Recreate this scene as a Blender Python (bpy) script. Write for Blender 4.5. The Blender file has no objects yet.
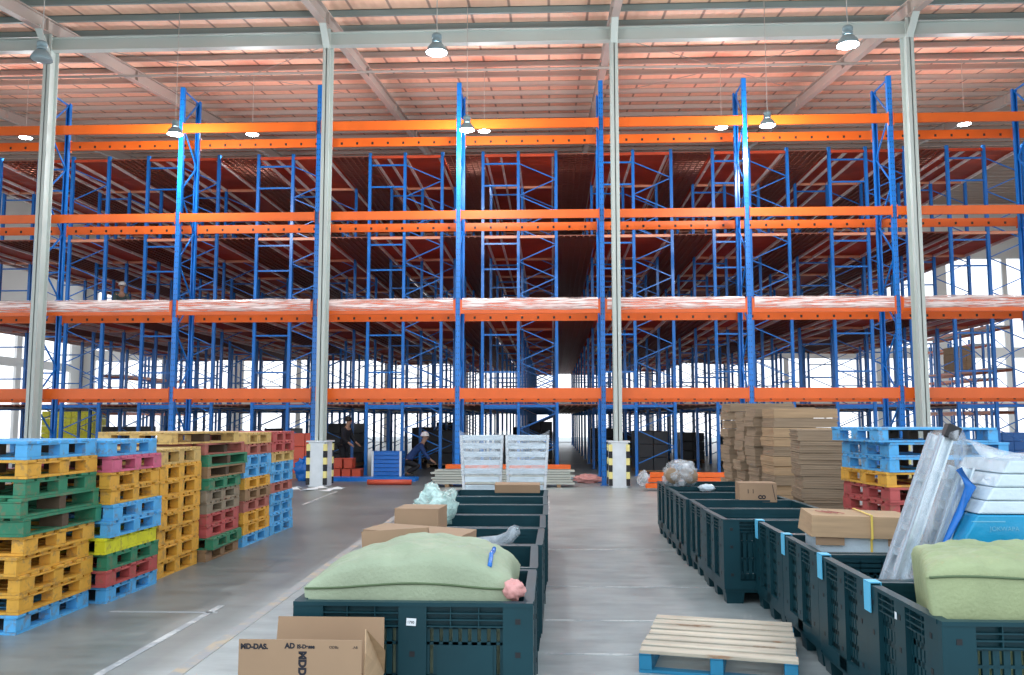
import bpy, math, random
from mathutils import Vector, Matrix, noise
random.seed(7)
sc = bpy.context.scene
COL = sc.collection
PI = math.pi
ORD = ['first','second','third','fourth','fifth','sixth','seventh','eighth','ninth','tenth','eleventh','twelfth',
       'thirteenth','fourteenth','fifteenth','sixteenth','seventeenth','eighteenth']

# ------------------------------------------------------------------ materials
def mat(name, col, rough=.5, metal=0., spec=.5, var=0., vscale=6., wear=None, wear_amt=0., wear_scale=9., bump=0., bscale=40., stretch=(1,1,1)):
    m = bpy.data.materials.new(name); m.use_nodes = True
    nt = m.node_tree; b = nt.nodes['Principled BSDF']
    b.inputs['Base Color'].default_value = (*col, 1); b.inputs['Roughness'].default_value = rough
    b.inputs['Metallic'].default_value = metal; b.inputs['Specular IOR Level'].default_value = spec
    if var or wear or bump:
        tc = nt.nodes.new('ShaderNodeTexCoord'); mp = nt.nodes.new('ShaderNodeMapping'); mp.inputs['Scale'].default_value = stretch
        oi = nt.nodes.new('ShaderNodeObjectInfo'); ad = nt.nodes.new('ShaderNodeVectorMath'); ad.operation = 'ADD'
        sc_ = nt.nodes.new('ShaderNodeVectorMath'); sc_.operation = 'SCALE'; sc_.inputs[0].default_value = (31, 17, 23)
        nt.links.new(oi.outputs['Random'], sc_.inputs['Scale'])
        nt.links.new(tc.outputs['Object'], ad.inputs[0]); nt.links.new(sc_.outputs[0], ad.inputs[1]); nt.links.new(ad.outputs[0], mp.inputs['Vector'])
        src = None
        if var:
            n = nt.nodes.new('ShaderNodeTexNoise'); n.inputs['Scale'].default_value = vscale; n.inputs['Detail'].default_value = 4
            nt.links.new(mp.outputs[0], n.inputs['Vector'])
            r = nt.nodes.new('ShaderNodeValToRGB'); r.color_ramp.elements[0].position = .3; r.color_ramp.elements[1].position = .7
            r.color_ramp.elements[0].color = (*[c*(1-var) for c in col], 1); r.color_ramp.elements[1].color = (*[min(1, c*(1+var*.6)) for c in col], 1)
            nt.links.new(n.outputs['Fac'], r.inputs['Fac']); src = r.outputs[0]
        if wear:
            n2 = nt.nodes.new('ShaderNodeTexNoise'); n2.inputs['Scale'].default_value = wear_scale; n2.inputs['Detail'].default_value = 6; n2.inputs['Roughness'].default_value = .7
            nt.links.new(mp.outputs[0], n2.inputs['Vector'])
            r2 = nt.nodes.new('ShaderNodeValToRGB'); r2.color_ramp.elements[0].position = .62-wear_amt*.5; r2.color_ramp.elements[1].position = .70-wear_amt*.4
            nt.links.new(n2.outputs['Fac'], r2.inputs['Fac'])
            mx = nt.nodes.new('ShaderNodeMix'); mx.data_type = 'RGBA'; mx.inputs['A'].default_value = (*col, 1); mx.inputs['B'].default_value = (*wear, 1)
            if src: nt.links.new(src, mx.inputs['A'])
            nt.links.new(r2.outputs[0], mx.inputs['Factor']); src = mx.outputs['Result']
        if src: nt.links.new(src, b.inputs['Base Color'])
        if bump:
            n3 = nt.nodes.new('ShaderNodeTexNoise'); n3.inputs['Scale'].default_value = bscale; n3.inputs['Detail'].default_value = 4
            nt.links.new(mp.outputs[0], n3.inputs['Vector'])
            bp = nt.nodes.new('ShaderNodeBump'); bp.inputs['Strength'].default_value = bump; bp.inputs['Distance'].default_value = .02
            nt.links.new(n3.outputs['Fac'], bp.inputs['Height']); nt.links.new(bp.outputs[0], b.inputs['Normal'])
    return m

def film_mat(name, col=(.85,.9,.95), opacity=.35, rough=.18, scale=7., stretch=(1,1,1), lo=.35, hi=.7):
    """clear stretch film: transparent with cloudy glossy creases"""
    m = bpy.data.materials.new(name); m.use_nodes = True; nt = m.node_tree; b = nt.nodes['Principled BSDF']
    b.inputs['Base Color'].default_value = (*col, 1); b.inputs['Roughness'].default_value = rough; b.inputs['Specular IOR Level'].default_value = .9
    out = nt.nodes['Material Output']; tr = nt.nodes.new('ShaderNodeBsdfTransparent'); mix = nt.nodes.new('ShaderNodeMixShader')
    tc = nt.nodes.new('ShaderNodeTexCoord'); mp = nt.nodes.new('ShaderNodeMapping'); mp.inputs['Scale'].default_value = stretch
    n = nt.nodes.new('ShaderNodeTexNoise'); n.inputs['Scale'].default_value = scale; n.inputs['Detail'].default_value = 5; n.inputs['Distortion'].default_value = .6
    r = nt.nodes.new('ShaderNodeMapRange'); r.inputs['From Min'].default_value = lo; r.inputs['From Max'].default_value = hi
    r.inputs['To Min'].default_value = opacity*.35; r.inputs['To Max'].default_value = min(1, opacity*1.9)
    bp = nt.nodes.new('ShaderNodeBump'); bp.inputs['Strength'].default_value = .35; bp.inputs['Distance'].default_value = .015
    L = nt.links.new
    L(tc.outputs['Object'], mp.inputs['Vector']); L(mp.outputs[0], n.inputs['Vector']); L(n.outputs['Fac'], r.inputs['Value'])
    L(r.outputs[0], mix.inputs[0]); L(tr.outputs[0], mix.inputs[1]); L(b.outputs[0], mix.inputs[2]); L(mix.outputs[0], out.inputs['Surface'])
    L(n.outputs['Fac'], bp.inputs['Height']); L(bp.outputs[0], b.inputs['Normal'])
    return m

def emit_mat(name, col, s):
    m = bpy.data.materials.new(name); m.use_nodes = True; b = m.node_tree.nodes['Principled BSDF']
    b.inputs['Base Color'].default_value = (.9,.9,.9,1); b.inputs['Emission Color'].default_value = (*col, 1); b.inputs['Emission Strength'].default_value = s
    return m

M = {}
M['blue'] = mat('blue_rack_paint', (.005,.19,.66), .28, var=.12, vscale=3)
M['blue_back'] = mat('blue_shelving_paint', (.006,.175,.60), .3)
M['orange'] = mat('orange_beam_paint', (.80,.135,.012), .36, var=.08, vscale=2)
M['orange_back'] = mat('orange_shelving_paint', (.75,.16,.04), .4)
M['lip'] = mat('pale_orange_deck_edge', (.78,.34,.20), .4)
M['deck'] = mat('red_brown_deck_board', (.60,.085,.034), .6, spec=.25, var=.35, vscale=.6)
M['grating'] = mat('dark_grating_steel', (.26,.085,.05), .55)
M['rail'] = mat('glint_white_rail', (.90,.84,.78), .35)  # rails whitened to stand in for the dashes of light under the decks
M['galv'] = mat('galvanised_steel', (.55,.58,.6), .35, metal=.7)
M['column'] = mat('grey_green_steel_paint', (.50,.56,.53), .45, var=.05, vscale=1)
M['steelgrey'] = mat('pink_lit_purlin_grey', (.40,.345,.31), .6)  # grey steel with the reddish bounce light mixed into its colour
M['teal_steel'] = mat('grey_teal_purlin_paint', (.24,.32,.32), .55)
M['guard'] = mat('white_guard_paint', (.72,.78,.82), .4, var=.06)
M['hazard'] = mat('yellow_hazard', (.84,.74,.28), .5)
M['black'] = mat('black_rubber', (.008,.009,.012), .5)
M['wall'] = mat('pale_wall_cladding', (.78,.78,.76), .6)
M['lampshade'] = mat('grey_lamp_housing', (.22,.31,.34), .4, metal=.3)
M['bulb'] = emit_mat('lit_lamp_lens', (.85,.93,1), 30)
M['offbulb'] = mat('unlit_lamp_lens', (.45,.55,.58), .3)
M['cable'] = mat('pale_cable', (.5,.5,.48), .5)
M['bin'] = mat('dark_teal_plastic', (.006,.046,.060), .42, spec=.3, var=.15, vscale=3)
M['card'] = mat('brown_cardboard', (.38,.245,.145), .75, var=.08, vscale=3)
M['cardd'] = mat('dull_brown_cardboard', (.33,.235,.15), .8, var=.18, vscale=2.5, stretch=(1,1,14))
M['cardl'] = mat('light_brown_cardboard', (.47,.31,.175), .8, var=.14, vscale=2.5, stretch=(1,1,14))
M['cardin'] = mat('cardboard_inside', (.38,.225,.12), .8)
M['ink'] = mat('black_ink', (.012,.012,.02), .6)
M['sack'] = mat('pale_green_woven_sack', (.35,.415,.275), .6, var=.12, vscale=5, bump=.25, bscale=60)
M['sack2'] = mat('olive_green_woven_sack', (.345,.405,.21), .6, var=.12, vscale=5, bump=.25, bscale=60)
M['seam'] = mat('sack_stitching', (.10,.15,.07), .7)
M['film'] = film_mat('clear_film', opacity=.20, scale=5, stretch=(3,3,.7))
M['packfilm'] = film_mat('taut_pack_film', (.8,.88,.94), .22, .15, 4, (1,1,5))
M['filmw'] = film_mat('milky_film', (.80,.88,.94), .34, .2, 6)
M['filmg'] = film_mat('greenish_plastic_bag', (.62,.86,.80), .62, .2, 11)
M['filmb'] = film_mat('white_beam_film', (.95,.84,.81), .52, .15, 5, (.35,1,6), .4, .62)
M['white'] = mat('white_paper', (.8,.85,.88), .6)
M['wrapwhite'] = mat('pale_blue_white_wrap', (.66,.78,.85), .3, bump=.5, bscale=12)
M['steelsheet'] = mat('pale_steel_sheet', (.56,.66,.72), .25, metal=.45, bump=.15, bscale=15)
M['cyan'] = mat('cyan_blue_print', (.01,.32,.58), .3, var=.1, bump=.3, bscale=10)
M['paleprint'] = mat('pale_print_ink', (.16,.48,.66), .4)
M['tag'] = mat('light_blue_tag', (.12,.55,.83), .5)
M['strap'] = mat('yellow_strap', (.85,.62,.12), .5)
M['pinkcloth'] = mat('pink_cloth', (.75,.36,.33), .7, bump=.4, bscale=20)
M['redplastic'] = mat('red_orange_plastic', (.60,.085,.04), .4)
M['bluewrap'] = mat('bright_blue_plastic', (.01,.17,.60), .25, bump=.4, bscale=10)
M['greyslat'] = mat('grey_panel_steel', (.45,.47,.42), .45)
M['darkgoods'] = mat('dark_wrapped_goods', (.012,.014,.02), .4, var=.4)
M['skin'] = mat('skin', (.42,.24,.16), .6)
M['darkcloth'] = mat('black_clothing', (.012,.013,.018), .8)
M['bluecloth'] = mat('navy_clothing', (.02,.06,.20), .8)
M['tealcloth'] = mat('grey_teal_clothing', (.06,.11,.11), .8)
M['helmet'] = mat('white_helmet', (.85,.85,.83), .3)
M['hair'] = mat('dark_hair', (.01,.008,.007), .7)
M['wornwhite'] = mat('worn_white_floor_paint', (.62,.63,.61), .6, wear=(.36,.38,.39), wear_amt=.42, wear_scale=3)
M['wornyellow'] = mat('worn_yellow_floor_paint', (.52,.43,.30), .6, wear=(.36,.37,.37), wear_amt=.5, wear_scale=3)
WOOD = (.30,.19,.10)
def paint(n, c, amt=.2): M[n] = mat(n+'_pallet_paint', c, .55, var=.14, vscale=8, wear=tuple(x*.45+w*.4 for x, w in zip(c, WOOD)), wear_amt=amt, wear_scale=11)
paint('sky blue', (.09,.42,.78)); paint('yellow', (.74,.38,.045)); paint('pale yellow', (.62,.42,.14)); paint('green', (.03,.22,.115))
paint('red', (.48,.085,.08)); paint('pink', (.62,.13,.22)); paint('lime yellow', (.72,.70,.02)); paint('brown', (.30,.18,.09), .2)
paint('greyish brown', (.27,.22,.15), .2); paint('faded red', (.42,.13,.10), .2)
M['inner wood'] = mat('shaded_unpainted_wood', (.10,.065,.038), .8, var=.25)  # bare inner wood, its colour darkened for the shade inside the pallet openings
M['palewood'] = mat('bare_pale_wood', (.66,.57,.44), .7, var=.28, vscale=2.2, stretch=(.5,5,1), wear=(.42,.25,.15), wear_amt=.1, wear_scale=2.5)
M['tealblue'] = mat('blue_pallet_side_paint', (.02,.26,.46), .5, var=.15)

# concrete floor
def floor_mat():
    m = bpy.data.materials.new('polished_concrete'); m.use_nodes = True; nt = m.node_tree; b = nt.nodes['Principled BSDF']; L = nt.links.new
    tc = nt.nodes.new('ShaderNodeTexCoord')
    n1 = nt.nodes.new('ShaderNodeTexNoise'); n1.inputs['Scale'].default_value = .45; n1.inputs['Detail'].default_value = 6; n1.inputs['Roughness'].default_value = .62
    mp = nt.nodes.new('ShaderNodeMapping'); mp.inputs['Scale'].default_value = (.8, 2.2, 1)
    n2 = nt.nodes.new('ShaderNodeTexNoise'); n2.inputs['Scale'].default_value = 2.2; n2.inputs['Detail'].default_value = 8; n2.inputs['Roughness'].default_value = .7
    L(tc.outputs['Object'], n1.inputs['Vector']); L(tc.outputs['Object'], mp.inputs['Vector']); L(mp.outputs[0], n2.inputs['Vector'])
    r = nt.nodes.new('ShaderNodeValToRGB'); r.color_ramp.elements[0].position = .30; r.color_ramp.elements[1].position = .72
    r.color_ramp.elements[0].color = (.18,.213,.215,1); r.color_ramp.elements[1].color = (.56,.61,.585,1)
    mx = nt.nodes.new('ShaderNodeMath'); mx.operation = 'MULTIPLY_ADD'; mx.inputs[1].default_value = .5
    md = nt.nodes.new('ShaderNodeMath'); md.operation = 'MULTIPLY'; md.inputs[1].default_value = .5
    L(n2.outputs['Fac'], md.inputs[0]); L(n1.outputs['Fac'], mx.inputs[0]); L(md.outputs[0], mx.inputs[2]); L(mx.outputs[0], r.inputs['Fac'])
    # the floor colour is darker left of the yellow line
    sp = nt.nodes.new('ShaderNodeSeparateXYZ'); L(tc.outputs['Object'], sp.inputs[0])
    la = nt.nodes.new('ShaderNodeMapRange'); la.inputs['From Min'].default_value = -2.75; la.inputs['From Max'].default_value = -2.45; la.inputs['To Min'].default_value = .5; la.inputs['To Max'].default_value = 1
    L(sp.outputs['X'], la.inputs['Value'])
    vm = nt.nodes.new('ShaderNodeVectorMath'); vm.operation = 'SCALE'; L(r.outputs[0], vm.inputs[0]); L(la.outputs[0], vm.inputs['Scale'])
    L(vm.outputs[0], b.inputs['Base Color'])
    rr = nt.nodes.new('ShaderNodeMapRange'); rr.inputs['To Min'].default_value = .22; rr.inputs['To Max'].default_value = .5
    L(n2.outputs['Fac'], rr.inputs['Value']); L(rr.outputs[0], b.inputs['Roughness'])
    return m
M['floor'] = floor_mat()
# roof sheeting: ribs and laps run down the slope
def roof_mat():
    m = bpy.data.materials.new('pinkish_roof_sheet'); m.use_nodes = True; nt = m.node_tree; b = nt.nodes['Principled BSDF']; L = nt.links.new
    tc = nt.nodes.new('ShaderNodeTexCoord'); sp = nt.nodes.new('ShaderNodeSeparateXYZ'); L(tc.outputs['Object'], sp.inputs[0])
    f = nt.nodes.new('ShaderNodeMath'); f.operation = 'PINGPONG'; f.inputs[1].default_value = .53; L(sp.outputs['X'], f.inputs[0])
    r = nt.nodes.new('ShaderNodeValToRGB'); r.color_ramp.elements[0].position = .02; r.color_ramp.elements[1].position = .05
    r.color_ramp.elements[0].color = (.34,.22,.18,1); r.color_ramp.elements[1].color = (.88,.57,.42,1); L(f.outputs[0], r.inputs['Fac'])
    L(r.outputs[0], b.inputs['Base Color']); b.inputs['Roughness'].default_value = .75
    w = nt.nodes.new('ShaderNodeTexWave'); w.inputs['Scale'].default_value = 1.2; w.wave_type = 'BANDS'; w.bands_direction = 'X'; L(tc.outputs['Object'], w.inputs['Vector'])
    bp = nt.nodes.new('ShaderNodeBump'); bp.inputs['Strength'].default_value = .4; bp.inputs['Distance'].default_value = .03
    L(w.outputs['Fac'], bp.inputs['Height']); L(bp.outputs[0], b.inputs['Normal'])
    return m
M['roof'] = roof_mat()

# ------------------------------------------------------------------ mesh builder
class MB:
    def __init__(s): s.v = []; s.f = []; s.mi = []; s.smooth = []
    def add(s, vs, fs, mi=0, sm=False):
        o = len(s.v); s.v += [tuple(v) for v in vs]
        for f in fs: s.f.append(tuple(i+o for i in f)); s.mi.append(mi); s.smooth.append(sm)
    def box(s, x0, x1, y0, y1, z0, z1, mi=0):
        s.add([(x0,y0,z0),(x1,y0,z0),(x1,y1,z0),(x0,y1,z0),(x0,y0,z1),(x1,y0,z1),(x1,y1,z1),(x0,y1,z1)],
              [(3,2,1,0),(4,5,6,7),(0,1,5,4),(1,2,6,5),(2,3,7,6),(3,0,4,7)], mi)
    def taper(s, x0, x1, y0, y1, z0, z1, k, mi=0):
        cx, cy = (x0+x1)/2, (y0+y1)/2; h, w = (x1-x0)/2, (y1-y0)/2
        s.add([(cx-h*k,cy-w*k,z0),(cx+h*k,cy-w*k,z0),(cx+h*k,cy+w*k,z0),(cx-h*k,cy+w*k,z0),(x0,y0,z1),(x1,y0,z1),(x1,y1,z1),(x0,y1,z1)],
              [(3,2,1,0),(4,5,6,7),(0,1,5,4),(1,2,6,5),(2,3,7,6),(3,0,4,7)], mi)
    def bar(s, a, b, w, h, mi=0, up=(0,0,1)):
        a, b = Vector(a), Vector(b); d = (b-a).normalized(); u = Vector(up)
        if abs(d.dot(u)) > .98: u = Vector((0,1,0))
        x = d.cross(u).normalized(); y = x.cross(d).normalized(); P = []
        for p in (a, b):
            for i, j in ((-1,-1),(1,-1),(1,1),(-1,1)): P.append(p+x*(w/2*i)+y*(h/2*j))
        s.add(P, [(0,1,2,3),(7,6,5,4),(0,4,5,1),(1,5,6,2),(2,6,7,3),(3,7,4,0)], mi)
    def tube(s, pts, r, n=8, mi=0):
        pts = [Vector(p) for p in pts]; rs = r if isinstance(r, (list, tuple)) else [r]*len(pts); V = []; F = []
        for k, p in enumerate(pts):
            d = (pts[min(k+1, len(pts)-1)]-pts[max(k-1, 0)]).normalized(); u = Vector((0,0,1)) if abs(d.z) < .9 else Vector((0,1,0))
            x = d.cross(u).normalized(); y = x.cross(d)
            for i in range(n): V.append(p+(x*math.cos(2*PI*i/n)+y*math.sin(2*PI*i/n))*rs[k])
        for k in range(len(pts)-1):
            for i in range(n): F.append((k*n+i, k*n+(i+1)%n, (k+1)*n+(i+1)%n, (k+1)*n+i))
        F.append(tuple(range(n))[::-1]); F.append(tuple(range((len(pts)-1)*n, len(pts)*n)))
        s.add(V, F, mi, True)
    def lathe(s, prof, n=24, c=(0,0), mi=0):
        V = []; F = []
        for r, z in prof:
            for i in range(n): V.append((c[0]+r*math.cos(2*PI*i/n), c[1]+r*math.sin(2*PI*i/n), z))
        for k in range(len(prof)-1):
            for i in range(n): F.append((k*n+i, k*n+(i+1)%n, (k+1)*n+(i+1)%n, (k+1)*n+i))
        s.add(V, F, mi, True)
    def mesh(s, name, mats):
        me = bpy.data.meshes.new(name); me.from_pydata(s.v, [], s.f)
        for m in (mats if isinstance(mats, (list, tuple)) else [mats]): me.materials.append(m)
        me.polygons.foreach_set('material_index', s.mi); me.polygons.foreach_set('use_smooth', s.smooth); me.update()
        return me
    def build(s, name, mats, parent=None, bevel=0, loc=None):
        return put(name, s.mesh(name, mats), parent, bevel, loc)
def put(name, me, parent=None, bevel=0, loc=None, rz=0):
    o = bpy.data.objects.new(name, me); COL.objects.link(o)
    if parent: o.parent = parent
    if loc: o.location = loc
    if rz: o.rotation_euler = (0,0,rz)
    if bevel:
        m = o.modifiers.new('bevel', 'BEVEL'); m.width = bevel; m.segments = 2; m.limit_method = 'ANGLE'
    return o
def tag(o, label, cat, group=None):
    o['label'] = label; o['category'] = cat
    if group: o['group'] = group
    return o
def empty(name, loc, label, cat, group=None, rz=0):
    o = bpy.data.objects.new(name, None); COL.objects.link(o); o.location = loc; o.rotation_euler = (0,0,rz); o.empty_display_size = .2
    return tag(o, label, cat, group)
def struct(o, label=None):
    o['kind'] = 'structure'
    if label: o['label'] = label
    return o
def copy_tree(o, parent=None):
    c = o.copy(); COL.objects.link(c); c.parent = parent
    for ch in o.children: copy_tree(ch, c)
    return c
def text_mesh(s, size, material, depth=.0006, bold=0):
    cu = bpy.data.curves.new('lettering', 'FONT'); cu.body = s; cu.size = size; cu.extrude = depth; cu.align_x = 'LEFT'; cu.offset = bold
    cu.materials.append(material)
    ob = bpy.data.objects.new('lettering', cu); COL.objects.link(ob); bpy.context.view_layer.update()
    me = bpy.data.meshes.new_from_object(ob.evaluated_get(bpy.context.evaluated_depsgraph_get()))
    bpy.data.objects.remove(ob); return me

# ------------------------------------------------------------------ the setting
XC = [-13.535+7.622*k for k in (-1,0,1,2,3,4)]      # building columns, 7.6 m apart
YC = 22.37
def roof_z(y): return 12.88+.125*(y-24)
m = MB(); m.box(-40, 40, -14, 90, -.2, 0); struct(m.build('floor', M['floor']), 'grey polished concrete floor')
m = MB(); y0, y1 = 9, 68
m.add([(-37,y0,roof_z(y0)),(37,y0,roof_z(y0)),(37,y1,roof_z(y1)),(-37,y1,roof_z(y1)),(-37,y0,roof_z(y0)+.06),(37,y0,roof_z(y0)+.06),(37,y1,roof_z(y1)+.06),(-37,y1,roof_z(y1)+.06)],
      [(3,2,1,0),(4,5,6,7),(0,1,5,4),(1,2,6,5),(2,3,7,6),(3,0,4,7)])
struct(m.build('ceiling', M['roof']), 'pale pinkish sheet metal roof')
def wall_open(name, axis, pos, a0, a1, H, openings, t=.2):
    m = MB()
    def bx(u0, u1, z0, z1):
        if u1-u0 < 1e-3 or z1-z0 < 1e-3: return
        if axis == 'Y': m.box(u0, u1, pos, pos+t, z0, z1)
        else: m.box(pos, pos+t, u0, u1, z0, z1)
    us = sorted({a0, a1, *[o[0] for o in openings], *[o[1] for o in openings]})
    for u0, u1 in zip(us, us[1:]):
        z = 0
        for o in sorted([o for o in openings if o[0] <= u0+1e-6 and o[1] >= u1-1e-6], key=lambda o: o[2]): bx(u0, u1, z, o[2]); z = o[3]
        bx(u0, u1, z, H)
    return struct(m.build(name, M['wall']))
bo = []
x = -36
while x < 35:
    w = random.choice([4.2,5.4,6.6]); bo.append((x, min(36, x+w), .05, 2.9)); bo.append((x, min(36, x+w), 3.15, 6.4)); bo.append((x, min(36, x+w), 7.2, 14)); x += w+random.choice([.35,.5,.8])  # highest row of openings added to bring in more daylight
wall_open('wall_back', 'Y', 68, -37, 37, 18.4, bo)
so = [(y, y+6.4, .1, 5.4) for y in range(11, 64, 7)]+[(y, y+6.4, 6.0, 9.4) for y in range(11, 64, 7)]  # side openings heightened, upper band added, to let daylight into the shelving
wall_open('wall_left', 'X', -37.2, 9, 68, 18.4, so); wall_open('wall_right', 'X', 37, 9, 68, 18.4, so)
tn = [0]
def trim(mb, mats, label):
    tn[0] += 1; return struct(mb.build('trim_%d' % tn[0], mats), label)
for i, x in enumerate(XC):                       # H columns with flared heads, and the rafter each carries
    m = MB(); b, d = .2, .4
    m.box(x-b/2, x+b/2, YC, YC+.025, 0, 12.1); m.box(x-b/2, x+b/2, YC+d-.025, YC+d, 0, 12.1); m.box(x-.012, x+.012, YC, YC+d, 0, 12.1)
    m.box(x-.2, x+.2, YC-.1, YC+d+.1, 0, .03)
    m.bar((x, YC+.02, 11.55), (x, YC-.55, 12.1), .18, .025); m.bar((x, YC+d-.02, 11.75), (x, YC+1.0, 12.2), .18, .025)
    trim(m, M['column'], 'pale grey steel building column')
    m = MB(); zb = lambda y: roof_z(y)-.6
    for y0, y1 in ((9.2, 67.8),):
        for z0, z1, w in ((0, .03, .2), (.03, .37, .02), (.37, .4, .2)):
            m.add([(x-w/2,y0,zb(y0)+z0),(x+w/2,y0,zb(y0)+z0),(x+w/2,y1,zb(y1)+z0),(x-w/2,y1,zb(y1)+z0),(x-w/2,y0,zb(y0)+z1),(x+w/2,y0,zb(y0)+z1),(x+w/2,y1,zb(y1)+z1),(x-w/2,y1,zb(y1)+z1)],
                  [(3,2,1,0),(4,5,6,7),(0,1,5,4),(1,2,6,5),(2,3,7,6),(3,0,4,7)])
    for k in range(11):
        y = 12+k*5.1; m.box(x-.1, x+.1, y, y+.015, zb(y)+.03, zb(y)+.37)
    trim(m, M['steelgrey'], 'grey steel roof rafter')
for k in range(46):                              # purlins across the roof
    y = 9.9+1.27*k
    if y > 67.5: break
    m = MB(); z = roof_z(y); m.box(-37, 37, y, y+.012, z-.2, z); m.box(-37, 37, y-.06, y, z-.2, z-.188); m.box(-37, 37, y, y+.06, z-.012, z)
    trim(m, M['teal_steel' if y < 24.5 else 'steelgrey'], 'grey steel roof purlin')  # farther purlins carry the pink bounce light in their colour
m = MB(); m.box(-22, 22, YC+.12, YC+.34, 11.68, 11.70); m.box(-22, 22, YC+.2, YC+.22, 11.7, 12.02); m.box(-22, 22, YC+.12, YC+.34, 12.02, 12.04)
trim(m, M['column'], 'heavy grey tie beam between the columns')
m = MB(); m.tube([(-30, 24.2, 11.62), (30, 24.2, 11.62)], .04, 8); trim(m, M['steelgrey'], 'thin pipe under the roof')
m = MB()
for a, b in (((2.0,24,12.4),(9.0,30.5,13.2)),((9.0,24,12.4),(2.0,30.5,13.2)),((-13.3,24,12.4),(-6.2,30.5,13.2)),((-6.2,24,12.4),(-13.3,30.5,13.2))):
    m.tube([a, b], .012, 6)
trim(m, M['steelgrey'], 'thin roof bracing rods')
def mark(x0, x1, y0, y1, mt, lab, skew=0):
    m = MB(); h = .003
    m.add([(x0,y0,0),(x1,y0,0),(x1+skew,y1,0),(x0+skew,y1,0),(x0,y0,h),(x1,y0,h),(x1+skew,y1,h),(x0+skew,y1,h)], [(3,2,1,0),(4,5,6,7),(0,1,5,4),(1,2,6,5),(2,3,7,6),(3,0,4,7)])
    trim(m, mt, lab)
mark(-3.0, -2.94, 3.5, 8.0, M['wornwhite'], 'worn white floor line')
mark(-2.46, -2.36, 3.5, 16, M['wornyellow'], 'worn yellow floor line', -.3)
mark(-4.95, -4.89, 17.5, 20.8, M['wornwhite'], 'short white floor line', -.12)
mark(-3.85, -2.9, 7.70, 7.74, M['wornwhite'], 'white floor joint')
for y, mt in ((11.6,'wornwhite'),(9.05,'wornwhite'),(7.54,'wornwhite'),(6.47,'wornwhite')): mark(-.05, 1.75, y, y+.035, M[mt], 'pale floor joint across the aisle')
mark(-.06, -.02, 16, 20, M['wornwhite'], 'white floor line in the aisle')

# column guards
def column_guard(x, label):
    e = empty('column_guard', (x, YC+.2, 0), label, 'column guard', 'white column guards')
    z = 1.12; 
    for nm, a in (('front_panel', (-.2,.2,-.36,-.33)), ('back_panel', (-.2,.2,.33,.36)), ('side_panel', (-.23,-.2,-.3,.3)), ('side_panel', (.2,.23,-.3,.3))):
        m = MB(); m.box(*a, 0, z); m.build(nm, M['guard'], e, .008)
    for sx in (-1, 1):
        for sy in (-1, 1):
            m = MB(); cx, cy = sx*.215, sy*.335
            for k in range(6): m.box(cx-.045, cx+.045, cy-.045, cy+.045, .05+k*.17, .05+(k+1)*.17, k % 2)
            m.build('corner_strip', [M['black'], M['hazard']], e)
    m = MB(); m.box(-.27,.27,-.39,-.24,z,z+.035); m.box(-.27,.27,.24,.39,z,z+.035); m.box(-.27,-.13,-.24,.24,z,z+.035); m.box(.13,.27,-.24,.24,z,z+.035)
    m.build('top_rim', M['guard'], e)
column_guard(XC[2], 'white column guard with striped corners left of the aisle, by the blue bundle')
column_guard(XC[3], 'white column guard with striped corners right of the aisle, by the orange beams')
column_guard(XC[4], 'white column guard at the column behind the right pallet stack')
column_guard(XC[1], 'white column guard at the column behind the left pallet stacks')

# ------------------------------------------------------------------ pendant high bay lamps
def lamp(x, y, z, label, lit=True, proto={}):
    e = empty('pendant_lamp', (x, y, z), label, 'ceiling lamp', 'hanging high bay lamps'); e.scale = (.8,.8,.8)
    if 'sh' not in proto:
        m = MB(); m.lathe([(.245,0),(.25,.02),(.225,.10),(.16,.19),(.12,.23),(.10,.235),(.085,.24),(.10,.22),(.15,.18),(.21,.10),(.235,.02),(.245,0)], 28); proto['sh'] = m.mesh('lamp_shade', M['lampshade'])
        m = MB(); m.lathe([(0,.25),(.115,.25),(.12,.27),(.12,.31),(.10,.32),(.10,.34),(.12,.35),(.12,.43),(.09,.46),(0,.46)], 24); proto['dr'] = m.mesh('ballast_housing', M['lampshade'])
        for k, mt in ((True,'bulb'),(False,'offbulb')):
            m = MB(); m.lathe([(0,-.035),(.10,-.03),(.18,-.015),(.232,.012),(.232,.02),(0,.02)], 28); proto[k] = m.mesh('lens', M[mt])
    put('lamp_shade', proto['sh'], e); put('ballast_housing', proto['dr'], e); put('lens', proto[lit], e)
    m = MB(); top = (roof_z(y)-z-.2)/.8; m.tube([(0,0,.45),(.01,0,.55),(0,0,.7),(0,0,top)], .011, 6); m.build('cable', M['cable'], e)
    if lit:
        l = bpy.data.lights.new('lamp_light', 'POINT'); l.energy = LAMP_W; l.shadow_soft_size = .22; l.color = (.93,.97,1)
        o = bpy.data.objects.new('lamp_light', l); COL.objects.link(o); o.parent = e; o.location = (0,0,-.3)
LAMP_W = 320
XL = [-17.35,-9.73,-2.11,5.51,13.13]
lamp(XL[1], 15.9, 8.55, 'unlit grey pendant lamp in front of the left column', False)
lamp(XL[2], 15.9, 8.55, 'lit pendant lamp high above the left row of green boxes')
lamp(XL[3], 15.9, 8.55, 'large lit pendant lamp beside the top of the right column')
lamp(XL[1], 21.9, 9.08, 'lit pendant lamp before the blue rack post above the left pallet stacks')
lamp(XL[2], 21.9, 9.08, 'lit pendant lamp before the blue rack post left of the aisle')
lamp(XL[3], 21.9, 9.08, 'lit pendant lamp beside the third tall blue rack frame from the right')
lamp(XL[0], 27.7, 11.0, 'far lit pendant lamp at the left edge of the photo')
lamp(XL[1], 27.7, 11.0, 'far lit pendant lamp behind the orange top beam right of the lit left rack post')
lamp(XL[2], 27.7, 11.0, 'far lit pendant lamp tucked just right of the nearer central lamp')
lamp(XL[3], 27.7, 11.0, 'far lit pendant lamp left of the frame with the nearer right lamp')
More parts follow.
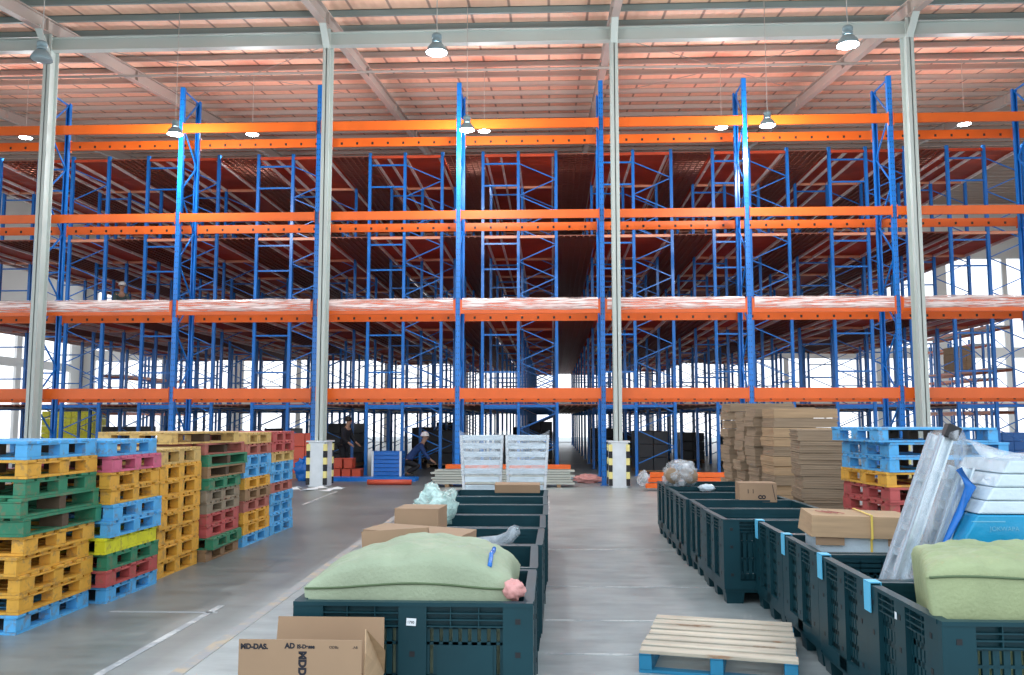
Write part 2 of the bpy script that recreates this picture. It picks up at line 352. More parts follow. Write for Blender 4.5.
lamp(XL[4], 27.7, 11.0, 'far lit pendant lamp right of the right building column')

# ------------------------------------------------------------------ front pallet rack
S, X0, D, FD, H = 3.811, 1.379, 23.01, 1.17, 10.78
rack = empty('pallet_rack', (X0, D, 0), 'tall blue and orange pallet rack spanning the whole front behind the columns', 'rack')
m = MB()                                        # perforated C post
m.box(-.06,.06,-.008,.0,0,H); m.box(-.06,-.052,0,.1,0,H); m.box(.052,.06,0,.1,0,H); m.box(-.06,-.03,.092,.1,0,H); m.box(.03,.06,.092,.1,0,H)
for k in range(int(H/.15)): m.box(-.035,-.02,-.0095,-.008,.2+k*.146,.23+k*.146,1); m.box(.02,.035,-.0095,-.008,.2+k*.146,.23+k*.146,1)
post_me = m.mesh('post', [M['blue'], M['black']])
m = MB(); dz = (H-.36)/11
m.bar((0,.05,.3),(0,FD-.05,.3),.03,.04); m.bar((0,.05,H-.06),(0,FD-.05,H-.06),.03,.04)
for k in range(11):
    a, b = (.06, FD-.06) if k % 2 == 0 else (FD-.06, .06)
    m.bar((0,a,.3+k*dz),(0,b,.3+(k+1)*dz),.03,.04)
brace_me = m.mesh('upright_frame', M['blue'])
m = MB(); m.box(-.1,.1,-.05,.13,0,.012); foot_me = m.mesh('foot_plate', M['blue'])
for k in range(-5, 5):
    f = put('upright_frame', brace_me, rack, loc=(k*S, 0, 0))
    put('post', post_me, f); o = put('post', post_me, f, loc=(0, FD, 0)); o.rotation_euler = (0,0,PI)
    put('foot_plate', foot_me, f); put('foot_plate', foot_me, f, loc=(0, FD-.08, 0))
LV = [(2.23,2.51),(4.47,4.84),(7.01,7.24),(9.48,9.73)]
for li, (z0, z1) in enumerate(LV):
    for rear in (0, 1):
        m = MB(); a, b = -S/2+.062, S/2-.062; y = -.055 if not rear else FD+.005; dz = -.06 if rear else 0
        m.box(a, b, y, y+.05, 0, z1-z0)
        m.box(a, a+.012, y-.012, y+.06, -.06, z1-z0+.04); m.box(b-.012, b, y-.012, y+.06, -.06, z1-z0+.04)
        if rear:
            for q in range(8): m.box(a+.25+q*.44, a+.31+q*.44, y-.003, y, .06, .13, 1)
        else:
            m.box(a, b, y-.004, y, .02, .04)
        me = m.mesh('beam', [M['orange'], M['black']])
        for k in range(-5, 4): put('beam', me, rack, .0, (k*S+S/2, 0, z0+dz))
for k in range(-5, 4):                            # film still wrapped round the second level beams
    m = MB(); a, b = k*S+.12, k*S+S-.12; n = 40; V = []; F = []
    ring = [(-.07,.10),(-.08,.18),(-.085,.29),(-.07,.40),(-.03,.42),(.015,.40),(.015,.12),(-.03,.09)]
    for i in range(n+1):
        x = a+(b-a)*i/n
        for j, (yy, zz) in enumerate(ring):
            q = noise.noise(Vector((x*1.7, j*.9, k*3.1)))*.018; V.append((x, yy-abs(q), 4.47+zz+q))
    R = len(ring)
    for i in range(n):
        for j in range(R): F.append((i*R+j, i*R+(j+1)%R, (i+1)*R+(j+1)%R, (i+1)*R+j))
    m.add(V, F, 0, True); o = m.build('film_wrap', M['filmb'], rack); o['label'] = 'wrinkled white plastic film round the beam'

# ------------------------------------------------------------------ deep multi tier shelving behind
D2, BAY, NB, H2 = 27.0, 3.8, 9, 10.1
AX = [-16.39+3.576*k for k in range(-1, 9)]
xB, xC = 1.11, 2.29
LZ = [2.17, 4.92, 7.42, 10.02]
m = MB(); m.box(-.045,.045,-.05,.05,0,H2); m.box(-.09,.09,-.09,.09,0,.012); bpost = m.mesh('post', M['blue_back'])
m = MB(); z = .35; k = 0
while z+.53 < H2:
    a, b = (xB, xC) if k % 2 == 0 else (xC, xB)
    m.bar((a,0,z),(b,0,z+.52),.03,.03,0,(0,1,0)); z += .52; k += 1
bbrace = m.mesh('upright_frame', M['blue_back'])
m = MB(); m.box(.045, xB-.045, -.02, .02, -.025, .025); btie = m.mesh('cross_tie', M['blue_back'])
TZ = (2.05,3.15,4.3,6.35,7.15,9.0,9.7)
m = MB(); m.box(.05, xC-.05, -.03, .03, -.10, -.02); bbeam = m.mesh('beam', M['lip']); bbeam1 = m.mesh('beam', M['blue_back']); bbeamt = m.mesh('beam', M['deck'])
RM = {}
def row_meshes(nb):
    if nb in RM: return RM[nb]
    L2 = nb*BAY; m = MB(); n = nb*10
    for i in range(n): m.box(-.02, xC+.02, .01+i*L2/n, (i+1)*L2/n, -.018, 0)
    d = m.mesh('deck_board', M['deck']); m = MB()
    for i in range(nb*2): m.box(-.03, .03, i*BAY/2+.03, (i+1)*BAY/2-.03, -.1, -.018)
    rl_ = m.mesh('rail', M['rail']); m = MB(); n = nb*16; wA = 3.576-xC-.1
    for i in range(n): m.box(0, wA, i*L2/n+.02, (i+1)*L2/n-.02, -.03, 0)
    for q in range(7): m.box(wA*q/6-.015 if q else 0, wA*q/6+.015 if q < 6 else wA, 0, L2, -.07, -.03)
    RM[nb] = (d, rl_, m.mesh('grating_deck', M['grating'])); return RM[nb]
def shelving_row(x, label, nb):
    r = empty('shelving_row', (x, D2, 0), label, 'shelving', 'rows of blue multi tier shelving')
    deck, rail, _ = row_meshes(nb)
    for j in range(nb+1):
        y = j*BAY
        f = put('upright_frame', bbrace, r, loc=(0,y,0)); put('post', bpost, f, loc=(xB,0,0)); put('post', bpost, f, loc=(xC,0,0))
        put('post', bpost, r, loc=(0,y,0))
        for z in TZ: put('cross_tie', btie, r, loc=(0,y,z))
        for li, z in enumerate(LZ): put('beam', (bbeam1, bbeam, bbeam, bbeam if j else bbeamt)[li], r, loc=(0,y,z))
    for z in LZ:
        put('deck_board', deck, r, loc=(0,0,z))
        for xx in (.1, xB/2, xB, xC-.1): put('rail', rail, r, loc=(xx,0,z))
    return r
NBS = [5,5,5,6,8,9,9,8,6,4]
pos = ['cut by the left edge of the photo','behind the left building column','above the first left pallet stacks','right of the lit blue front post on the left',
       'with its frame right of the second column','behind the twin film wrapped packs','with its braced frame right of the third column','behind the tall cardboard stacks','behind the right pallet stack','farthest right, right of the right column']
for k, x in enumerate(AX): shelving_row(x, 'deep blue and red shelving row ' + pos[k], NBS[k])
for k in range(9):
    w = empty('walkway', (AX[k]+xC+.05, D2, 0), 'dark grated walkway decks ' + ['beside the left edge of the photo','left of the left pallet stacks','over the gap left of the lit left front post','right of the lit left front post','right of the second building column','left of the aisle, by the post with a lamp before it','right of the aisle, beside the third building column','left of the tall cardboard stacks','left of the right building column'][k], 'walkway', 'grated walkways between the shelving rows')
    for z in LZ: put('grating_deck', row_meshes(min(NBS[k], NBS[k+1]))[2], w, loc=(0,0,z))

# smaller racks seen past both ends of the shelving
def side_rack(x, y, label, ang=0):
    r = empty('side_rack', (x, y, 0), label, 'rack', 'low racks beside the shelving', ang)
    for j in range(4):
        m = MB(); q = 0; z = .3
        while z+.9 < 6.5:
            a, b = (.05, 1.05) if q % 2 == 0 else (1.05, .05); m.bar((a,0,z),(b,0,z+.9),.03,.03,0,(0,1,0)); z += .9; q += 1
        f = m.build('upright_frame', M['blue_back'], r, loc=(0, j*2.8, 0))
        for xx in (0, 1.1): m = MB(); m.box(-.05,.05,-.05,.05,0,6.6); m.build('post', M['blue_back'], f, loc=(xx,0,0))
    for z in (2.1, 4.1, 6.1):
        for xx in (0, 1.1):
            m = MB(); m.box(-.03,.03,0,8.4,-.13,0); m.build('beam', M['orange_back'], r, loc=(xx,0,z))
        m = MB(); m.box(.04,1.06,.06,8.3,.0,.03); m.build('shelf', M['white'], r, loc=(0,0,z))
    return r
side_rack(20.5, 42, 'low rack with white shelves right of the deep shelving, nearer one')
side_rack(24.5, 52, 'low rack with white shelves right of the deep shelving, farther one')
side_rack(-24.0, 46, 'low rack with white shelves left of the deep shelving')
def goods(x, y, w, d, h, mt, label, name='wrapped_goods', cat='goods', z=0, group='goods stored inside the racking'):
    e = empty(name, (x, y, z), label, cat, group)
    m = MB(); nx, nz = max(1, round(w/.45)), max(1, round(h/.42))
    for i in range(nx):
        for k in range(nz):
            j = random.uniform(-.012,.012); m.box(-w/2+i*w/nx+.006, -w/2+(i+1)*w/nx-.006, -d/2+j, d/2+j, .13+k*(h-.13)/nz, .13+(k+1)*(h-.13)/nz-.008)
    m.build('load', mt, e, .012)
    m = MB(); m.box(-w/2, w/2, -d/2, d/2, .09, .13)
    for i in (-1, 0, 1): m.box(i*(w/2-.06)-.05, i*(w/2-.06)+.05, -d/2, d/2, 0, .09)
    m.build('pallet_base', M['brown'], e)
gl = [(1,0,1,'above the second left pallet stack'),(2,1,2,'above the third left pallet stack'),(3,0,2,'left of the second column'),(3,1,1,'just behind the second column'),(4,0,2,'behind the red crates'),(4,1,1,'behind the blue crate stack'),(4,0,4,'far behind the red crates'),
      (5,0,1,'behind the left film wrapped pack'),(5,1,2,'behind the right film wrapped pack'),(6,1,0,'right of the third column under the braced frame'),(6,0,2,'just right of the third column'),(7,1,1,'behind the cardboard stacks'),(7,0,2,'left of the cardboard stacks'),(8,0,2,'behind the right pallet stack'),(9,0,1,'at the right edge of the shelving'),(6,1,3,'far behind the orange beam bundle'),(5,0,5,'far down the shelving behind the wrapped packs')]
for a, c, j, l in gl: goods(AX[a]+(.555 if c == 0 else 1.70), D2+BAY*(j+.5), .92, 2.4, 1.25+random.uniform(-.15,.45), M['darkgoods'], 'dark wrapped goods under the racking ' + l)
goods(17.3, 29.5, 1.0, .9, 1.0, M['cardd'], 'brown cartons on a pallet at the right edge under the shelving')
goods(18.4, 37, 1.4, 1.0, 1.2, M['bluewrap'], 'blue wrapped goods standing right of the deep shelving')
goods(21.05, 46.2, .9, 1.6, 1.3, M['cardl'], 'brown cartons on the lower shelf of the nearer right rack', z=4.13)
goods(-27.5, 50, 3.0, 1.6, 2.2, M['lime yellow'], 'yellow goods stacked left of the shelving, behind the left column')

# ------------------------------------------------------------------ wooden pallets
def pallet_meshes(ph, closed=False):
    W, Dp = .6, .55; z1 = ph
    m = MB(); n = 7
    for i in range(n):
        y = -Dp+i*(2*Dp-.115)/(n-1); jx = random.uniform(-.012,.012); m.box(-W+jx, W+jx, y, y+.115, z1-.022, z1)
    deck = m
    st = []
    for sx in (-1, 0, 1):
        m = MB(); x = sx*(W-.05)
        t0, t1 = .02, z1-.022
        m.box(x-.05, x+.05, -Dp, -Dp+.20, t0, t1); m.box(x-.05, x+.05, Dp-.20, Dp, t0, t1); m.box(x-.05, x+.05, -.07, .07, t0, t1)
        m.box(x-.05, x+.05, -Dp, Dp, t1-.016, t1-.001)
        if closed: m.box(x-.049, x+.049, -Dp+.01, Dp-.01, t0, t1-.001)
        st.append(m)
    m = MB()
    for sx in (-1, 0, 1): x = sx*(W-.05); m.box(x-.05, x+.05, -Dp, Dp, 0, .02)
    for sy in (-1, 1): y = sy*(Dp-.05); m.box(-W+.1, W-.1, y-.045, y+.045, .001, .019)
    return deck, st, m
PMC = {}
def pallet(x, y, z, rz, ph, col, label, group, closed=False, topmat=None):
    key = (round(ph,3), col, closed, topmat, random.randrange(2))
    if key not in PMC:
        d, st, b = pallet_meshes(ph, closed); mt = M[col]
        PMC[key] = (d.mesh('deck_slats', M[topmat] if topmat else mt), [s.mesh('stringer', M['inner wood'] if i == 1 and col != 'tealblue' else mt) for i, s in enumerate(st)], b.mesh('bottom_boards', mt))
    d, st, b = PMC[key]
    e = empty('pallet', (x, y, z), label, 'pallet', group, rz)
    put('deck_slats', d, e, .003)
    for s in st: put('stringer', s, e, .004)
    put('bottom_boards', b, e)
    return e
def pstack(name, xface, y0, cols, ph, group, sy=1):
    """cols from the top down: (colour, rotated, dx, dy, drot, closed)"""
    n = len(cols)
    for i, c in enumerate(cols):
        c = (c,) if isinstance(c, str) else c
        col = c[0]; rot = c[1] if len(c) > 1 else 0; dx, dy, dr = (c[2:5] if len(c) > 4 else (0,0,0)); closed = len(c) > 5
        z = (n-1-i)*ph
        hx = .55 if rot else .6
        r = (PI/2 if rot else 0)+math.radians(dr)+random.uniform(-.012,.012)
        where = 'top pallet of' if i == 0 else ('bottom pallet of' if i == n-1 else '%s pallet from the top in' % ORD[i])
        extra = ' with wide openings,' if rot else (' closed-sided' if closed else ' wooden')
        pallet(xface-hx+dx+random.uniform(-.012,.012), y0+.55+dy+random.uniform(-.018,.018), z, r, ph-.002, col,
               '%s%s %s %s' % (col, extra, where, name), group, closed).scale = (sy,1,1) if rot else (1,sy,1)
B_ = 'sky blue'; Yw = 'yellow'; G = 'green'; R_ = 'red'
pstack('the nearest left pallet stack', -4.15, 6.85, [B_, Yw, (G,0,0,-.0,0), (G,1,.0,0,0), (G,1,.03,.02,0), Yw, (Yw,0,-.02,-.03,0), Yw, Yw, B_], .15, 'pallets of the nearest left stack')
pstack('the second left pallet stack', -4.05, 7.985, [(B_,0,-.03,-.03,0), 'pink', Yw, Yw, (B_,0,.03,.02,0), (B_,0,.03,0,0), ('lime yellow',0,0,-.03,0,1), G, R_, B_], .148, 'pallets of the second left stack', .94)
pstack('the third left pallet stack, all yellow', -4.12, 9.22, ['pale yellow']+[Yw]*7, .17, 'pallets of the third left stack')
pstack('the fourth left pallet stack', -4.06, 10.38, [('pale yellow',1,-.05,-.25,-18), ('faded red',1,-.02,.10,-3), (G,1,0,.1,-2), ('brown',1,.0,.1,-2), G, 'greyish brown', 'greyish brown', R_, R_, (G,0,.05,0,2), 'brown'], .139, 'pallets of the fourth left stack')
pstack('the fifth left pallet stack', -4.05, 11.62, ['pale yellow', 'faded red', B_, B_, Yw, 'brown', 'faded red', Yw, Yw, B_], .15, 'pallets of the fifth left stack')
pstack('the farthest left pallet stack', -4.07, 12.8, [R_, R_, 'pale yellow', B_, B_, 'faded red', B_, B_, B_, B_], .15, 'pallets of the farthest left stack')
for i, c in enumerate([B_, B_, B_, Yw, R_, R_, 'faded red', B_, 'brown', R_, B_]):
    n = 11; ph = .145
    where = 'top pallet of' if i == 0 else ('bottom pallet of' if i == n-1 else '%s pallet from the top in' % ORD[i])
    pallet(3.83+random.uniform(-.015,.015)-(.09 if i == 0 else 0), 9.38+random.uniform(-.015,.015), (n-1-i)*ph, math.radians(5)+random.uniform(-.01,.01), ph-.002, c, '%s wooden %s the right stack beside the cardboard' % (c, where), 'pallets of the right stack')
# lone pallet on the floor
pallet(1.20, 6.47, 0, math.radians(-13.5), .145, 'tealblue', 'blue sided pallet with bare pale slats lying alone on the aisle floor', None, topmat='palewood').scale = (.84,1.02,1)

# ------------------------------------------------------------------ plastic pallet boxes
BW, BD, BH = 1.2, 1.0, .76
def side_wall_mesh(L, full):
    """outer face at y=0 looking to -y, x from -L/2..L/2"""
    m = MB(); T = .045; ze = .13; pw = .15
    m.box(-L/2, -L/2+pw, 0, T, ze, BH-.02); m.box(L/2-pw, L/2, 0, T, ze, BH-.02); m.box(-.07, .07, 0, T, ze, BH-.02)
    m.box(-L/2, L/2, -.004, T+.004, BH-.02, BH)                 # rim
    m.box(-L/2+pw, L/2-pw, 0, T, ze, ze+.075)                   # lower rail
    for s in (-1, 1):
        a, b = (-L/2+pw, -.07) if s < 0 else (.07, L/2-pw)
        for q in range(3): m.box(a, b, .004, T, BH-.057-q*.032, BH-.05-q*.032)
        m.box(a, b, .034, T, BH-.12, BH-.02)
        for px in ((a+b)/2-.07, (a+b)/2+.07): m.box(px-.003, px+.003, .006, T, BH-.12, BH-.02)
        z0, z1 = ze+.075, BH-.12                                # slotted panel
        n = max(5, int((b-a)/.043)); w = (b-a)/n
        for i in range(n+1):
            x = a+i*w; m.box(max(a, x-w*.31), min(b, x+w*.31), .026, T, z0, z1)
        for z in ([z0, z1-.09, z1-.012, (z0+z1)/2-.03] if full else [z0+.09*j for j in range(6)]): m.box(a, b, .026, T, z, z+.03 if not full else z+.014)
        if full and s > 0: m.box(a+.05, b-.05, .02, T, z0+.05, z1-.09)
        if full and s < 0: m.box(a, b, .026, T, z0, z0+.06)
        for pz in (BH-.09, BH-.25, BH-.5):                      # bolt recesses on the posts
            m.box(s*(L/2-pw/2)-.013, s*(L/2-pw/2)+.013, -.002, 0, pz-.013, pz+.013, 1)
    for pz in (BH-.09, BH-.25, BH-.5): m.box(-.013,.013,-.002,0,pz-.013,pz+.013,1)
    return m.mesh('side_wall', [M['bin'], M['black']])
w_long, w_short = side_wall_mesh(BW, True), side_wall_mesh(BD-.09, False)
m = MB(); m.box(-BW/2+.01, BW/2-.01, -BD/2+.01, BD/2-.01, .1, .135); base_me = m.mesh('base', M['bin'])
m = MB(); m.taper(-.085,.085,-.075,.075,0,.1,.86); foot_b = m.mesh('foot', M['bin'])
def box_pallet(x, y, rz, label, group):
    e = empty('plastic_pallet_box', (x, y, 0), label, 'plastic box', group, rz)
    put('side_wall', w_long, e, loc=(0,-BD/2,0)); put('side_wall', w_long, e, loc=(0,BD/2,0), rz=PI)
    put('side_wall', w_short, e, loc=(BW/2,0,0), rz=PI/2); put('side_wall', w_short, e, loc=(-BW/2,0,0), rz=-PI/2)
    put('base', base_me, e)
    for i in (-1,0,1):
        for j in (-1,0,1): put('foot', foot_b, e, loc=(i*(BW/2-.1), j*(BD/2-.09), 0))
    return e
gL, gR = 'dark teal plastic boxes in the left row', 'dark teal plastic boxes in the right row'
LB = [(-.69,4.96,0),(-.69,6.0,.8),(-.66,7.03,-.5),(-.65,8.06,.4),(-.63,9.09,0),(-.64,10.12,.5),(-.64,11.15,-.4)]
ll = ['holding the big pale green sack, nearest left one','second in the left row, under a flat brown carton','third in the left row, below the brown carton','fourth in the left row, under the crumpled plastic bag','fifth in the left row, empty, behind the plastic bag','sixth in the left row, empty, second from its far end','farthest in the left row, before the twin wrapped packs']
boxesL = [box_pallet(x, y, math.radians(a), 'dark teal plastic pallet box '+l, gL) for (x, y, a), l in zip(LB, ll)]
RB = [(2.36,4.64,-.6),(2.40,5.67,-1.),(2.43,6.71,-1.2),(2.45,7.725,-1.),(2.17,8.785,.9),(2.18,9.815,-.5),(2.15,10.83,0),(2.17,11.86,.5),(2.19,12.89,0)]
rl = ['holding the olive green sack, nearest of the right row','second in the right row, under the leaning wrapped rails','third in the right row, under the brown carton lid','fourth in the right row, behind the brown carton lid',
      'jutting into the aisle, fifth in the right row','sixth in the right row, behind the jutting one','seventh in the right row, beside the small marked carton','eighth in the right row, second from its far end','farthest in the right row, under the wrapped rolls']
boxesR = [box_pallet(x, y, math.radians(a), 'dark teal plastic pallet box '+l, gR) for (x, y, a), l in zip(RB, rl)]
# paper label on the nearest left box, with its number
m = MB(); m.box(-.024,.024,-.003,-.0012,-.018,.018); lb = m.build('paper_label', M['white'], boxesL[0], loc=(-.005,-.501,.665)); lb.rotation_euler = (0,.05,0); lb['label'] = 'small white number label'
t = put('lettering', text_mesh('1790', .018, M['ink']), lb, loc=(-.02,-.0038,-.007)); t.rotation_euler = (PI/2,0,0)
m = MB(); m.box(-.013,.013,-.003,-.0012,-.018,.018); lb = m.build('paper_label', M['white'], boxesR[0], loc=(-.602,.04,.67), ); lb.rotation_euler = (0,0,-PI/2); lb['label'] = 'tiny white label'
# light blue tags hung over the rims
for bi, (px, py), l in ((3,(-.6,.40),'at its far corner'),(2,(-.6,.44),'second from the far end'),(1,(-.6,.42),'below the brown carton lid'),(0,(-.6,.44),'nearest the olive green sack')):
    e = boxesR[bi]; m = MB(); m.box(-.012,-.006,-.05,.05,-.15,.012); m.box(-.012,.055,-.05,.05,.008,.014); m.box(.05,.055,-.05,.05,-.06,.012)
    c = Matrix.Rotation(e.rotation_euler.z, 3, 'Z') @ Vector((px, py, 0))
    o = m.build('hanging_tag', M['tag'], None, 0, (e.location.x+c.x, e.location.y+c.y, BH)); o.rotation_euler = (0, 0, e.rotation_euler.z)
    tag(o, 'light blue tag on a right row box rim, '+l, 'tag', 'light blue tags on the right row')

# ------------------------------------------------------------------ sacks, bags, cartons
def sack(name, c, hx, hy, up, dn, mt, label, seed=0, neck=0., dip=.0, el=2.2, er=5, skew=0.):
    """full woven sack lying flat: seamed edge all round, domed top, deep bulging underside"""
    N, Q = 80, 48; V = []; F = []
    for layer in (0, 1):
        for j in range(Q+1):
            for i in range(N+1):
                u = -1+2*i/N; v = -1+2*j/Q
                f = max(0., 1-abs(v)**5)**.42; g = max(0., 1-abs(u)**(el if u < 0 else er))**(.62 if el < 3 and u < 0 else .45); p = f*g
                fb = max(0., 1-abs(v)**9)**.3; gb = max(0., 1-abs(u)**(6 if u < 0 else 8))**.35
                e = 1-.03*abs(v)**6*(1-u*u)+.02*math.sin(u*5+seed)*abs(v)**4; nk = 1-neck*max(0, u)**3
                x = u*hx*(1-.05*(1-v*v)*abs(u)**6)+skew*max(0, -u)*((v+1)/2)**1.3; y = v*hy*e*nk
                w = noise.fractal(Vector((u*2.2+seed, v*2.6, layer*5+seed)), 1., 2., 4)*.03
                edge = abs(v)**3; fold = math.sin(u*31+2.2*math.sin(u*7+seed)+v*2)*.007*edge + math.sin(v*22+u*6)*.010*abs(u)**4
                sw = .010*math.sin(u*4.3+seed)-dip*max(0, abs(u)-.35)**1.5
                if layer == 0: z = up*p*(1-.15*max(0, u)**2)+(w+fold)*p+sw; y *= 1+.045*math.sin(PI*min(1, (1-abs(v))*4))*g
                else:
                    q = fb*gb; z = -dn*q+(w+fold)*q+sw; k = 1-.09*q; x *= k; y = y*(1+.10*min(1, q*5)*(1-.35*q)*gb)+fold*1.2*(1 if v < 0 else -1)*min(1, q*2)
                V.append((x, y, z))
    R = N+1; off = R*(Q+1)
    for j in range(Q):
        for i in range(N):
            a = j*R+i; F.append((a, a+1, a+R+1, a+R)); F.append((off+a, off+a+R, off+a+R+1, off+a+1))
    m = MB(); m.add(V, F, 0, True)
    e = empty(name, c, label, 'sack')
    o = put('woven_body', m.mesh('woven_body', mt), e)
    wd = o.modifiers.new('weld', 'WELD'); wd.merge_threshold = .0008
    m = MB(); m.tube([(V[i][0], V[i][1]-.004, V[i][2]) for i in range(1, N)], .006, 6); m.build('seam', M['seam'], e)
    return e, V, R
s1, SV, SR = sack('woven_sack', (-.725, 4.97, .825), .545, .415, .165, .66, M['sack'], 'big pale green woven sack filling the nearest left box', 1.3, neck=.10, dip=.03, el=2.3, er=4)
m = MB(); m.tube([Vector(SV[j*SR+70])+Vector((0,0,.004)) for j in range(4, 30, 2)], .012, 8); o = m.build('blue_tie', M['bluewrap'], s1); o['label'] = 'blue plastic tie'
def lump(name, c, r, mt, label, cat, seed=0, amp=.25, group=None, fr=2.4, base=None, pts=None, parent=None, sm=True):
    """crumpled closed lump: deformed uv sphere"""
    m = MB(); n, q = 28, 18; V = []; F = []
    for j in range(q+1):
        th = PI*j/q
        for i in range(n):
            ph = 2*PI*i/n; d = Vector((math.sin(th)*math.cos(ph), math.sin(th)*math.sin(ph), math.cos(th)))
            k = 1+amp*noise.fractal(d*fr+Vector((seed,seed*2,0)), .9, 2., 4)
            p = [d.x*r[0]*k, d.y*r[1]*k, d.z*r[2]*k]
            if base is not None: p[2] = max(p[2], base)
            V.append(p)
    for j in range(q):
        for i in range(n): F.append((j*n+i, (j+1)*n+i, (j+1)*n+(i+1)%n, j*n+(i+1)%n))
    m.add(V, F, 0, sm)
    if parent: return m.build(name, mt, parent, 0, c)
    return tag(m.build(name, mt, None, 0, c), label, cat, group)
lump('pink_cloth', (-.19, 4.60, .80), (.055,.07,.05), M['pinkcloth'], 'pink cloth bundle at the right end of the pale green sack', 'cloth', 3, .3)
s2, _, _ = sack('woven_sack', (2.345, 4.655, .935), .60, .385, .085, .78, M['sack2'], 'olive green woven sack filling the nearest right box', 5.1, dip=.02, el=5, er=6, skew=.24)

def carton(name, w, d, h, loc, rz, label, mt='card', tape=True, cat='carton', rx=0, ry=0):
    e = empty(name, loc, label, cat, None, rz); e.rotation_euler = (rx, ry, rz)
    m = MB(); m.box(-w/2, w/2, -d/2, d/2, 0, h-.008); m.build('carton_body', M[mt], e, .004)
    for s in (-1, 1):
        m = MB(); m.box(-w/2, w/2, min(s*.004, s*(d/2)), max(s*.004, s*(d/2)), h-.008, h-.003); m.build('flap', M[mt], e, .001)
    return e
# open carton in the foreground
w, d, hb, hf = .53, .50, .46, .27
oc = empty('open_carton', (-1.07, 4.07, 0), 'open brown carton with raised flaps and black print standing before the left row', 'carton', None, math.radians(0))
m = MB(); t_ = .006
m.box(-w/2,w/2,-d/2,d/2,0,t_); m.box(-w/2,w/2,-d/2,-d/2+t_,t_,hb); m.box(-w/2,w/2,d/2-t_,d/2,t_,hb); m.box(-w/2,-w/2+t_,-d/2,d/2,t_,hb); m.box(w/2-t_,w/2,-d/2,d/2,t_,hb)
m.build('carton_body', M['card'], oc)
def flap(P, mt, lab=None):
    m = MB(); P = [Vector(p) for p in P]; n = (P[1]-P[0]).cross(P[2]-P[0]).normalized()*t_; k = len(P)
    m.add(P+[p+n for p in P], [tuple(range(k))[::-1], tuple(range(k, 2*k))]+[(i, (i+1)%k, (i+1)%k+k, i+k) for i in range(k)])
    return m.build('flap', M[mt], oc)
ff = flap([(-w/2,-d/2,hb),(w/2,-d/2,hb),(w/2,-d/2,hb+hf),(-w/2,-d/2,hb+hf)], 'card')
flap([(w/2,d/2,hb),(-w/2,d/2,hb),(-w/2+.005,d/2+.03,hb+hf-.02),(w/2-.005,d/2+.03,hb+hf-.02)], 'card')
flap([(w/2,-d/2+.01,hb),(w/2,d/2-.01,hb),(w/2+.03,d/2-.15,hb+.14),(w/2-.03,-d/2+.20,hb+hf),(w/2,-d/2+.06,hb+.2)], 'cardl')
flap([(-w/2,d/2-.01,hb),(-w/2,-d/2+.01,hb),(-w/2-.17,-d/2+.03,hb-.19),(-w/2-.17,d/2-.03,hb-.19)], 'card')
def letters(s, size, loc, parent, vertical=False, bold=.0012, mt='ink'):
    o = put('lettering', text_mesh(s, size, M[mt], .0004, bold), parent, loc=loc)
    o.rotation_euler = (PI/2, PI/2 if vertical else 0, 0); return o
zt = hb+hf-.035; yt = -d/2-.0068
letters('MD-DAS.', .030, (-w/2+.008, yt, zt-.004), oc, bold=.0016); letters('AD', .030, (-w/2+.20, yt, zt), oc, bold=.0016); letters('IS-Dasse', .022, (-w/2+.252, yt, zt), oc)
letters('ODBa', .016, (-w/2+.39, yt, zt), oc, bold=0); letters('.AB', .016, (-w/2+.49, yt, zt), oc, bold=0)
letters('MDDP', .044, (-w/2+.262, yt, zt-.012), oc, True, .0026)

carton('brown_carton', .345, .36, .225, (-1.02, 7.0, .765), math.radians(-4), 'plain brown carton box with plastic flap, on the corner of the third left box')
m = MB(); m.box(-.35,.35,-.22,.22,0,.11); m.box(-.35,.35,-.222,.0,.11,.115); fc = m.build('flat_carton', M['card'], None, .004, (-.92, 6.28, .785)); fc.rotation_euler = (0,.045,math.radians(-9))
tag(fc, 'long flat brown carton lying across the second left box', 'carton')
m = MB(); m.box(-.15,.15,-.004,.004,0,.17); m.box(.15,.27,-.004,.10,.0,.17); fp = m.build('folded_cardboard', M['card'], None, .001, (-1.04, 5.62, .80)); fp.rotation_euler = (-.12,-.06,math.radians(4))
tag(fp, 'folded cardboard panel standing just behind the pale green sack', 'cardboard')
lump('plastic_bag', (-1.05, 8.15, .88), (.19,.26,.16), M['filmg'], 'crumpled pale green plastic bag behind the brown carton in the left row', 'bag', 2, .5, fr=1.5)
m = MB(); m.tube([(-.62,6.42,.80),(-.5,6.42,.795),(-.38,6.42,.80),(-.3,6.42,.825),(-.255,6.42,.88),(-.245,6.42,.91)], [.02,.035,.04,.045,.045,.02], 12)
tag(m.build('plastic_roll', M['filmw'], None), 'twisted clear plastic wrapping lying over a left row box', 'plastic wrap')
m = MB(); m.box(-.285,.285,-.06,.06,0,.11); o = m.build('carton_strip', M['card'], None, .006, (-.42, 11.25, .765)); o.rotation_euler = (.2,0,.0)
tag(o, 'long brown carton strip before the twin film wrapped packs', 'carton')
